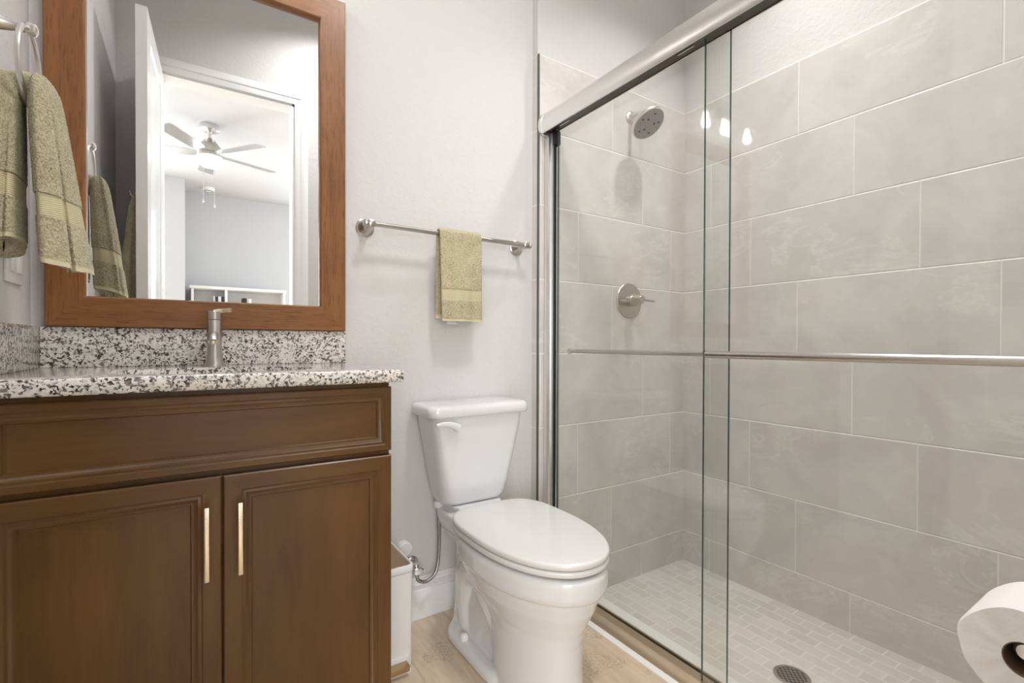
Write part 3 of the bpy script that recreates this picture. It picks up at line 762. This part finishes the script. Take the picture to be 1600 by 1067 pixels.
# foot flange
loft([[(x, y, z0 + h) for x, y in rounded_rect(TCX, -.265, hw, .205, .10, 10)] for h, hw in ((0, .128), (.006, .131), (.022, .129), (.032, .118), (.036, .10))], bm=bowl)
bo = obj('bowl', bowl, M_porc, to, angle=180)
md = bo.modifiers.new('fuse', 'REMESH'); md.mode = 'VOXEL'; md.voxel_size = .0036; md.use_smooth_shade = True
md = bo.modifiers.new('soften', 'SMOOTH'); md.factor = .5; md.iterations = 4
for sx in (-1, 1):
    obj('bolt_cap', lathe([(0.0135, 0), (.0135, .012), (.0115, .019), (.006, .0225), (0, .023)], (TCX + sx * .108, -.215, z0 + .031), n=20), M_plastic, to, angle=50)
ZS = z0 + .408
def plate(z, th, hw, yb, yf, r, pb=3.7, dome=0.0):
    S = []
    for k in range(5):
        a = math.pi / 2 * k / 4; S.append((r * (1 - math.sin(a)), r * (1 - math.cos(a))))
    low = [(i, z + h) for i, h in S]; up = [(i, z + th - h) for i, h in reversed(S)]
    secs = [egg(zz, hw - i, yb - i, yf + i, 80, 2.15, pb, .42) for i, zz in low + up]
    for q in (.85, .6, .35, .12):
        secs.append([(TCX + (x - TCX) * q, (yb + yf) / 2 + (y - (yb + yf) / 2) * q, z + th + dome * (1 - q * q)) for x, y, _ in egg(0, hw - r, yb - r, yf + r, 80, 2.15, pb, .42)])
    return loft(secs)
obj('seat', plate(ZS + .002, .017, .1765, -.175, -.707, .006), M_seat, to, angle=60)
obj('seat_lid', plate(ZS + .0200, .0195, .1765, -.170, -.708, .008, dome=.006), M_seat, to, angle=60)
for sx in (-1, 1):
    obj('hinge', box(TCX + sx * .07 - .022, TCX + sx * .07 + .022, -.172, -.135, ZS, ZS + .026, .006, 3), M_seat, to)

# supply valve and hose
sv = thing('water_supply_valve', 'chrome stop valve with braided hose on the wall beside the toilet', 'valve', (-1.475, WB, .33))
VX, VZ = -1.474, .325
obj('escutcheon', lathe([(0, 0), (.030, 0), (.030, .003), (.024, .010), (.013, .016), (0, .016)], (VX, WB, VZ), (0, -1, 0)), M_chrome, sv)
b = tube([(VX, WB, VZ), (VX, WB - .055, VZ)], .009, 14); tube([(VX, WB - .05, VZ - .014), (VX, WB - .05, VZ + .02)], .011, 14, bm=b); obj('valve_body', b, M_chrome, sv)
b = loft([[(VX + r_ * 1.5 * math.cos(a), WB - y, VZ + r_ * math.sin(a)) for a in [2 * math.pi * i / 20 for i in range(20)]] for r_, y in ((.010, .056), (.014, .060), (.014, .070), (.010, .074))]); obj('valve_handle', b, M_chrome, sv)
path = bez([(VX, WB - .05, VZ - .012), (VX + .008, WB - .055, VZ - .040), (VX + .04, WB - .058, VZ - .048), (VX + .075, WB - .055, VZ - .02), (VX + .088, WB - .05, VZ + .06), (VX + .087, WB - .05, VZ + .15), (VX + .086, WB - .05, .54)], 8)
obj('hose', tube(path, .0062, 12), M_steelhose, sv)
obj('coupling_nut', lathe([(0, 0), (.015, 0), (.017, .004), (.017, .022), (.013, .024), (0, .024)], (VX + .086, WB - .05, .530), n=10), M_plastic, sv)
pr_ = thing('wall_plug', 'round white cap on the wall behind the slim trash can', 'cap', (-1.50, WB, .40))
obj('cap', lathe([(0, 0), (.026, 0), (.027, .004), (.026, .022), (.022, .028), (0, .03)], (-1.502, WB, .392), (0, -1, 0)), M_plastic, pr_)

# trash can
CX0, CX1, CY0, CY1 = -1.712, -1.566, -.212, .020
tc = thing('trash_can', 'slim white step trash can with a gold lid beside the vanity', 'trash can', ((CX0 + CX1) / 2, -.1, ZF))
cc_ = ((CX0 + CX1) / 2, (CY0 + CY1) / 2); hwc, hdc = (CX1 - CX0) / 2, (CY1 - CY0) / 2
b = loft([[(x, y, ZF + h) for x, y in rounded_rect(cc_[0], cc_[1], hwc - i, hdc - i, .014, 5)] for h, i in ((.0, .006), (.004, .003), (.02, .002), (.298, 0))]); obj('body', b, M_canbody, tc, angle=50)
b = loft([[(x, y, ZF + h) for x, y in rounded_rect(cc_[0], cc_[1], hwc + i, hdc + i, .015, 5)] for h, i in ((.299, .001), (.301, .002), (.318, .002), (.321, .0), (.321, -.004), (.316, -.006), (.315, -.012))]); obj('rim', b, M_canbody, tc, angle=50)
b = loft([[(x, y, ZF + h) for x, y in rounded_rect(cc_[0], cc_[1], hwc - i, hdc - i, .010, 5)] for h, i in ((.312, .0065), (.3185, .0065), (.3195, .009))]); obj('lid', b, M_canlid, tc, angle=50, label='brushed gold lid')
b = box(CX0 + .03, CX1 - .022, CY0 - .030, CY0 + .002, ZF + .016, ZF + .034, .003); obj('pedal', b, M_canlid, tc, label='brushed gold foot pedal')
b = box(CX0 + .01, CX1 - .012, CY0 - .012, CY0 + .004, ZF, ZF + .012, .002); obj('base', b, M_canbody, tc)
b = box(CX0 + .024, CX1 - .016, CY0 - .002, CY0 + .002, ZF + .012, ZF + .050, .0015); obj('pedal_surround', b, M_canbody, tc)

# ------------------------------------------------------------------ shower enclosure
GO, GI = -.906, -.879        # outer and inner glass planes
YE = YF + .012
sh = thing('shower_enclosure', 'sliding glass shower enclosure with brushed metal header beside the toilet', 'shower door', (-.885, -.77, ZF))
# header: rounded outer face, open dark channel below
hp = [(-.931, 1.981), (-.9345, 1.982), (-.9375, 1.987), (-.9405, 2.000), (-.942, 2.016), (-.940, 2.034), (-.934, 2.050), (-.924, 2.062), (-.911, 2.0690), (-.895, 2.071), (-.871, 2.071), (-.867, 2.067), (-.867, 1.996), (-.871, 1.996), (-.871, 2.04), (-.931, 2.04)]
b = prism(hp, -.016, YE, lambda u, v, d: Vector((u, d, v))); obj('header', b, M_header, sh, angle=32)
b = prism([(-.917, 1.976), (-.928, 1.978), (-.9375, 1.986), (-.9435, 2.000), (-.945, 2.016), (-.943, 2.035), (-.937, 2.052), (-.926, 2.065), (-.911, 2.0725), (-.865, 2.074), (-.864, 1.990)], -.002, -.018, lambda u, v, d: Vector((u, d, v))); obj('header_end', b, M_header, sh, angle=32)
b = prism([(-.9308, 1.982), (-.872, 1.998), (-.872, 2.03), (-.9308, 2.03)], -.017, YE, lambda u, v, d: Vector((u, d, v))); obj('channel', b, M_channel, sh, label='dark underside channel')
for yy in (-.10, -.66):
    b = prism([(-.912, 1.9855), (-.906, 1.9875), (-.906, 1.992), (-.912, 1.992)], yy - .055, yy, lambda u, v, d: Vector((u, d, v))); obj('channel_slot', b, M_chrome, sh)
b = box(-.912, -.862, -.032, -.002, ZF + .02, 1.986, .002); box(-.900, -.872, -.040, -.030, ZF + .02, 1.986, bm=b); obj('wall_jamb', b, M_header, sh)
obj('jamb_seal', box(-.892, -.8845, -.0445, -.0395, ZF + .02, 1.975), M_rubber, sh)
obj('jamb_strip', box(-.8825, -.8755, -.0435, -.0395, ZF + .02, 1.975, .001), M_chrome, sh)
obj('jamb_seal', box(-.874, -.8685, -.0435, -.0395, ZF + .02, 1.975), M_rubber, sh)
obj('bumper', box(-.897, -.867, -.053, -.030, 1.936, 1.992, .002), M_rubber, sh)
b = prism([(-.942, .129), (-.940, .136), (-.932, .142), (-.915, .150), (-.910, .151), (-.884, .152), (-.884, .140), (-.873, .140), (-.873, .153), (-.866, .153), (-.862, .129)], -.003, YE, lambda u, v, d: Vector((u, d, v))); obj('bottom_track', b, M_track, sh, angle=20)
def pane(xc, y0, y1, z0_, z1_, th=.008):
    b = box(xc - th / 2, xc + th / 2, y0, y1, z0_, z1_)
    for f in b.faces: f.material_index = 0 if abs(f.normal.x) > .5 else 1
    return b
g1 = obj('sliding_panel', pane(GI, -.813, -.055, .146, 2.0), [M_glass, M_glassedge], sh, smooth=False)
g2 = obj('sliding_panel', pane(GO, YE + .02, -.752, .146, 2.0), [M_glass, M_glassedge], sh, smooth=False)
HZ = 1.0912
def bar(x_g, sgn, ya, yb_, parent):
    xb = x_g + sgn * .040
    b = tube([(xb, ya, HZ), (xb, yb_, HZ)], .008 if sgn > 0 else .0098, 18)
    for yy in (ya, yb_):
        s_ = 1 if yy == max(ya, yb_) else -1
        lathe([(0, 0), (.0088, 0), (.0088, .003), (.0075, .0045), (0, .0045)], (xb, yy, HZ), (0, s_, 0), bm=b)
    obj('towel_bar', b, M_nickel, parent)
    for yy in (ya - .035, yb_ + .035):
        obj('bar_post', lathe([(0, .003), (.011, .003), (.011, .009), (.006, .010), (.006, .040), (0, .040)], (x_g, yy, HZ), (sgn, 0, 0), n=18), M_nickel, parent)
bar(GI, 1, -.086, -.770, g1)
bar(GO, -1, -.790, YE + .06, g2)

# shower fittings
hd = thing('showerhead', 'round brushed nickel shower head on the tiled wall', 'shower head', (-.405, 0, 2.19))
obj('flange', lathe([(0, 0), (.030, 0), (.030, .003), (.026, .009), (.013, .016), (0, .016)], (-.404, 0, 2.190), (0, -1, 0)), M_nickel_b, hd)
hn = Vector((.05, -.59, -.80)).normalized(); fc = Vector((-.411, -.118, 2.112))
b = tube(bez([(-.404, -.008, 2.190), (-.405, -.040, 2.192), (-.407, -.068, 2.182), fc - hn * .035], 8), .0105, 16); obj('arm', b, M_nickel_b, hd)
b = lathe([(0, -.05), (.014, -.05), (.017, -.040), (.020, -.028), (.060, -.022), (.075, -.018), (.0785, -.012), (.0785, -.003), (.076, .0), (.070, .0)], fc, hn, 48); sp_ = obj('head', b, M_nickel_b, hd)
b = lathe([(.0755, -.001), (.072, .0008), (.03, .0008), (0, .0008)], fc, hn, 48); fp = obj('spray_face', b, M_facegrey, sp_, label='grey nozzle face')
b = None; d_, s_, t_ = frame_of(hn)
for ring, n_ in ((.018, 6), (.036, 10), (.054, 16), (.066, 20)):
    for i in range(n_):
        a = 2 * math.pi * i / n_; q = fc + (s_ * math.cos(a) + t_ * math.sin(a)) * ring
        b = lathe([(.0022, 0), (.0018, .003), (0, .0032)], q, hn, 6, bm=b)
obj('nozzles', b, mat('pale_nozzle_rubber', (.45, .45, .44), .5), sp_)
for ring, n_, ph in ((.028, 3, .3), (.050, 5, .1)):
    for i in range(n_):
        a = 2 * math.pi * (i + ph) / n_; q = fc + (s_ * math.cos(a) + t_ * math.sin(a)) * ring
        obj('spray_port', lathe([(.0055, .0006), (.0050, .0016), (0, .0016)], q, hn, 12), M_rubber, sp_)

vv = thing('shower_valve', 'round nickel shower valve with a pin lever on the tiled wall', 'shower valve', (-.408, 0, 1.326))
VC = (-.408, 0, 1.326)
obj('trim_plate', lathe([(0, 0), (.082, 0), (.0825, .003), (.080, .006), (.02, .0085), (0, .0085)], VC, (0, -1, 0), 56), M_nickel, vv)
b = lathe([(.028, .006), (.0275, .034), (.026, .036), (.026, .038), (.0275, .040), (.0270, .052), (.0215, .066), (.0195, .082), (.0180, .084), (0, .084)], VC, (0, -1, 0), 32); obj('hub', b, M_nickel, vv)
b = tube([(-.400, -.074, 1.326), (-.322, -.078, 1.322)], [.0055, .0045], 12); obj('lever', b, M_nickel, vv)

dg = thing('floor_drain', 'round metal drain set in the shower floor mosaic', 'drain', (-.443, -.772, 0))
DC = (-.443, -.772, 0)
obj('rim', lathe([(.056, 0), (.056, .003), (.053, .004), (.046, .004), (.046, .001)], DC, n=40), M_nickel, dg)
gm = mat('drain_grate', (.34, .33, .32), .35, 1.0); t = NT(gm)
vo = t.n('ShaderNodeTexChecker'); vo.inputs['Scale'].default_value = 110; t.l(t.coord('Object'), vo.inputs['Vector'])
t.base(t.mix(vo.outputs['Fac'], (.12, .11, .10), (.42, .41, .40)))
obj('grate', lathe([(.0465, .0022), (0, .0022)], DC, n=40), gm, dg)

# ------------------------------------------------------------------ toilet paper by the doorway
hx0, hx1, py, pz = -1.314, -1.206, -1.4665, .749
hl = thing('toilet_paper_holder', 'nickel toilet paper holder on the wall beside the doorway', 'paper holder', (-1.19, YF, pz + .01))
obj('wall_post', lathe([(0, 0), (.026, 0), (.026, .004), (.012, .012), (.0095, .03), (.0095, .072), (.012, .078), (.008, .086), (0, .086)], (-1.181, YF, pz + .008), (0, 1, 0)), M_nickel, hl)
b = tube([(-1.181, YF + .0735, pz + .008), (hx0 + .012, YF + .0735, pz + .008)], .0095, 16); lathe([(0, .008), (.009, .006), (.0125, 0), (.0095, -.006)], (hx0 + .010, YF + .0735, pz + .008), (-1, 0, 0), bm=b); obj('rod', b, M_nickel_b, hl)
tp = thing('toilet_paper_roll', 'white toilet paper roll on the holder at the lower right', 'toilet paper', ((hx0 + hx1) / 2, py, pz))
b = bmesh.new(); N = 72; rings = []
def rollr(i): 
    a = 2 * math.pi * i / N
    return .0605 + .0016 * math.sin(3 * a + 1) + .001 * math.sin(7 * a) + .0008 * noise.noise(Vector((math.cos(a) * 3, math.sin(a) * 3, 1)))
for x, k, inner in ((hx1, 0, 1), (hx1, 1, 0), (hx0 + .004, 1, 0), (hx0, .97, 0), (hx0, 0, 1)):
    rings.append([b.verts.new((x + (.0012 * math.sin(i * .9) if not inner else 0), py + (rollr(i) * k if not inner else .0205) * math.cos(2 * math.pi * i / N), pz + (rollr(i) * k if not inner else .0205) * math.sin(2 * math.pi * i / N))) for i in range(N)])
skin(b, rings); obj('paper', b, M_tissue, tp, angle=40)
b = lathe([(.0205, 0), (.0205, hx1 - hx0), (.0192, hx1 - hx0), (.0192, 0), (.0205, 0)], (hx0 + .0005, py, pz), (1, 0, 0), 36); obj('core', b, M_core, tp)

# ------------------------------------------------------------------ ceiling fittings and bedroom things
def downlight(x, y, label):
    d = thing('recessed_light', label, 'ceiling light', (x, y, ZCB))
    obj('trim_ring', lathe([(.062, 0), (.080, 0), (.080, -.004), (.074, -.006), (.062, -.003)], (x, y, ZCB), n=36), M_plastic, d)
    obj('lens', lathe([(.062, -.002), (0, -.002)], (x, y, ZCB), n=36), M_canlens, d)
downlight(*SHOWER_CAN, 'round recessed light in the ceiling over the shower')
downlight(*BATH_CAN, 'round recessed light in the ceiling over the bathroom floor')
downlight(*VANITY_FILL, 'added recessed fill light in the ceiling over the vanity')  # fixture added to go with the vanity fill lamp

fn = thing('ceiling_fan', 'nickel ceiling fan with a lit bowl light, seen in the mirror', 'ceiling fan', (-2.018, -2.95, ZC))
fx, fy = -2.018, -2.95
obj('canopy', lathe([(0, 0), (.072, 0), (.074, -.010), (.072, -.038), (.045, -.050), (.02, -.055), (0, -.055)], (fx, fy, ZC), n=36), M_nickel_b, fn)
obj('downrod', tube([(fx, fy, ZC - .05), (fx, fy, ZC - .115)], .013, 16), M_nickel_b, fn)
obj('motor', lathe([(0, -.105), (.03, -.108), (.052, -.135), (.082, -.175), (.088, -.195), (.088, -.222), (.080, -.228), (.080, -.238), (.088, -.242), (.088, -.255), (0, -.255)], (fx, fy, ZC), n=40), M_nickel, fn)
obj('light_bowl', lathe([(.086, -.255), (.087, -.285), (.080, -.31), (.055, -.328), (0, -.335)], (fx, fy, ZC), n=40), M_fanlens, fn, angle=60)
for k in range(5):
    a = R(52 - 72 * k); ca, sa = math.cos(a), math.sin(a)
    poly = [(.075, -.030), (.15, -.050), (.50, -.060), (.525, -.050), (.525, .045), (.50, .055), (.15, .045), (.075, .030)]
    def pl(u, v, d): 
        zz = ZC - .225 + d + -v * math.tan(R(10)); return Vector((fx + u * ca - v * sa, fy + u * sa + v * ca, zz))
    obj('blade', prism(poly, -.003, .003, pl), M_nickel_b, fn)
for px_, zz in ((-2.062, 2.275), (-1.985, 2.245)):
    b = tube([(px_, fy + .03, ZC - .25), (px_, fy + .03, zz)], .0022, 6); lathe([(0, 0), (.006, .004), (.0075, .012), (.004, .03), (0, .032)], (px_, fy + .03, zz - .03), n=12, bm=b); obj('pull_chain', b, M_nickel_b, fn)
sd = thing('smoke_detector', 'small round white smoke detector on the bedroom ceiling', 'smoke detector', (-1.988, -4.80, ZC))
obj('housing', lathe([(0, 0), (.065, 0), (.065, -.012), (.055, -.030), (.03, -.036), (0, -.036)], (-1.988, -4.80, ZC), n=32), M_plastic, sd)
obj('sensor_grille', lathe([(.045, -.030), (.045, -.034), (.033, -.037), (.033, -.034)], (-1.988, -4.80, ZC), n=32), M_facegrey, sd)

bk = thing('bookcase', 'white open bookcase against the bedroom wall, seen low in the mirror', 'bookcase', (-1.67, -4.90, ZF))
bx0, bx1, by0, by1, bz1 = -2.155, -1.20, -5.05, -4.74, 1.765
for x in (bx0, bx1 - .025): obj('side_panel', box(x, x + .025, by0, by1, ZF, bz1 - .03, .001), M_shelfw, bk)
obj('divider', box(-1.832, -1.807, by0, by1 - .004, ZF + .08, bz1 - .03, .001), M_shelfw, bk)
obj('top', box(bx0 - .012, bx1 + .012, by0, by1 + .012, bz1 - .03, bz1, .002), M_shelfw, bk)
for z in (ZF + .06, .55, .97, 1.39): obj('shelf', box(bx0 + .025, bx1 - .025, by0, by1 - .006, z, z + .02, .001), M_shelfw, bk)
obj('back_panel', box(bx0 + .02, bx1 - .02, by0 - .004, by0 + .006, ZF + .06, bz1 - .03), M_shelfw, bk)
zs = 1.41
for x, w_, h_, m_, lab in ((-1.945, .020, .252, M_silver, 'silver book at the left end on the bookcase shelf'), (-1.924, .026, .246, M_black, 'black book left of the thick white one, left compartment'), (-1.897, .030, .25, M_shelfw, 'thick white book in the middle of the left row'), (-1.866, .022, .248, M_black, 'black book at the right end beside the divider'),
                           (-1.655, .045, .243, M_black, 'wide black book in the right compartment of the bookcase'), (-1.608, .018, .246, M_silver, 'silver book beside the wide black one, right compartment'), (-1.588, .026, .236, M_shelfw, 'white book at the right end of the right row')):
    b = box(x, x + w_, by1 - .19, by1 - .045, zs, zs + h_, .002)
    solo('book', b, m_, lab, 'book', (x + w_ / 2, by1 - .11, zs), 'books on the bedroom bookcase')
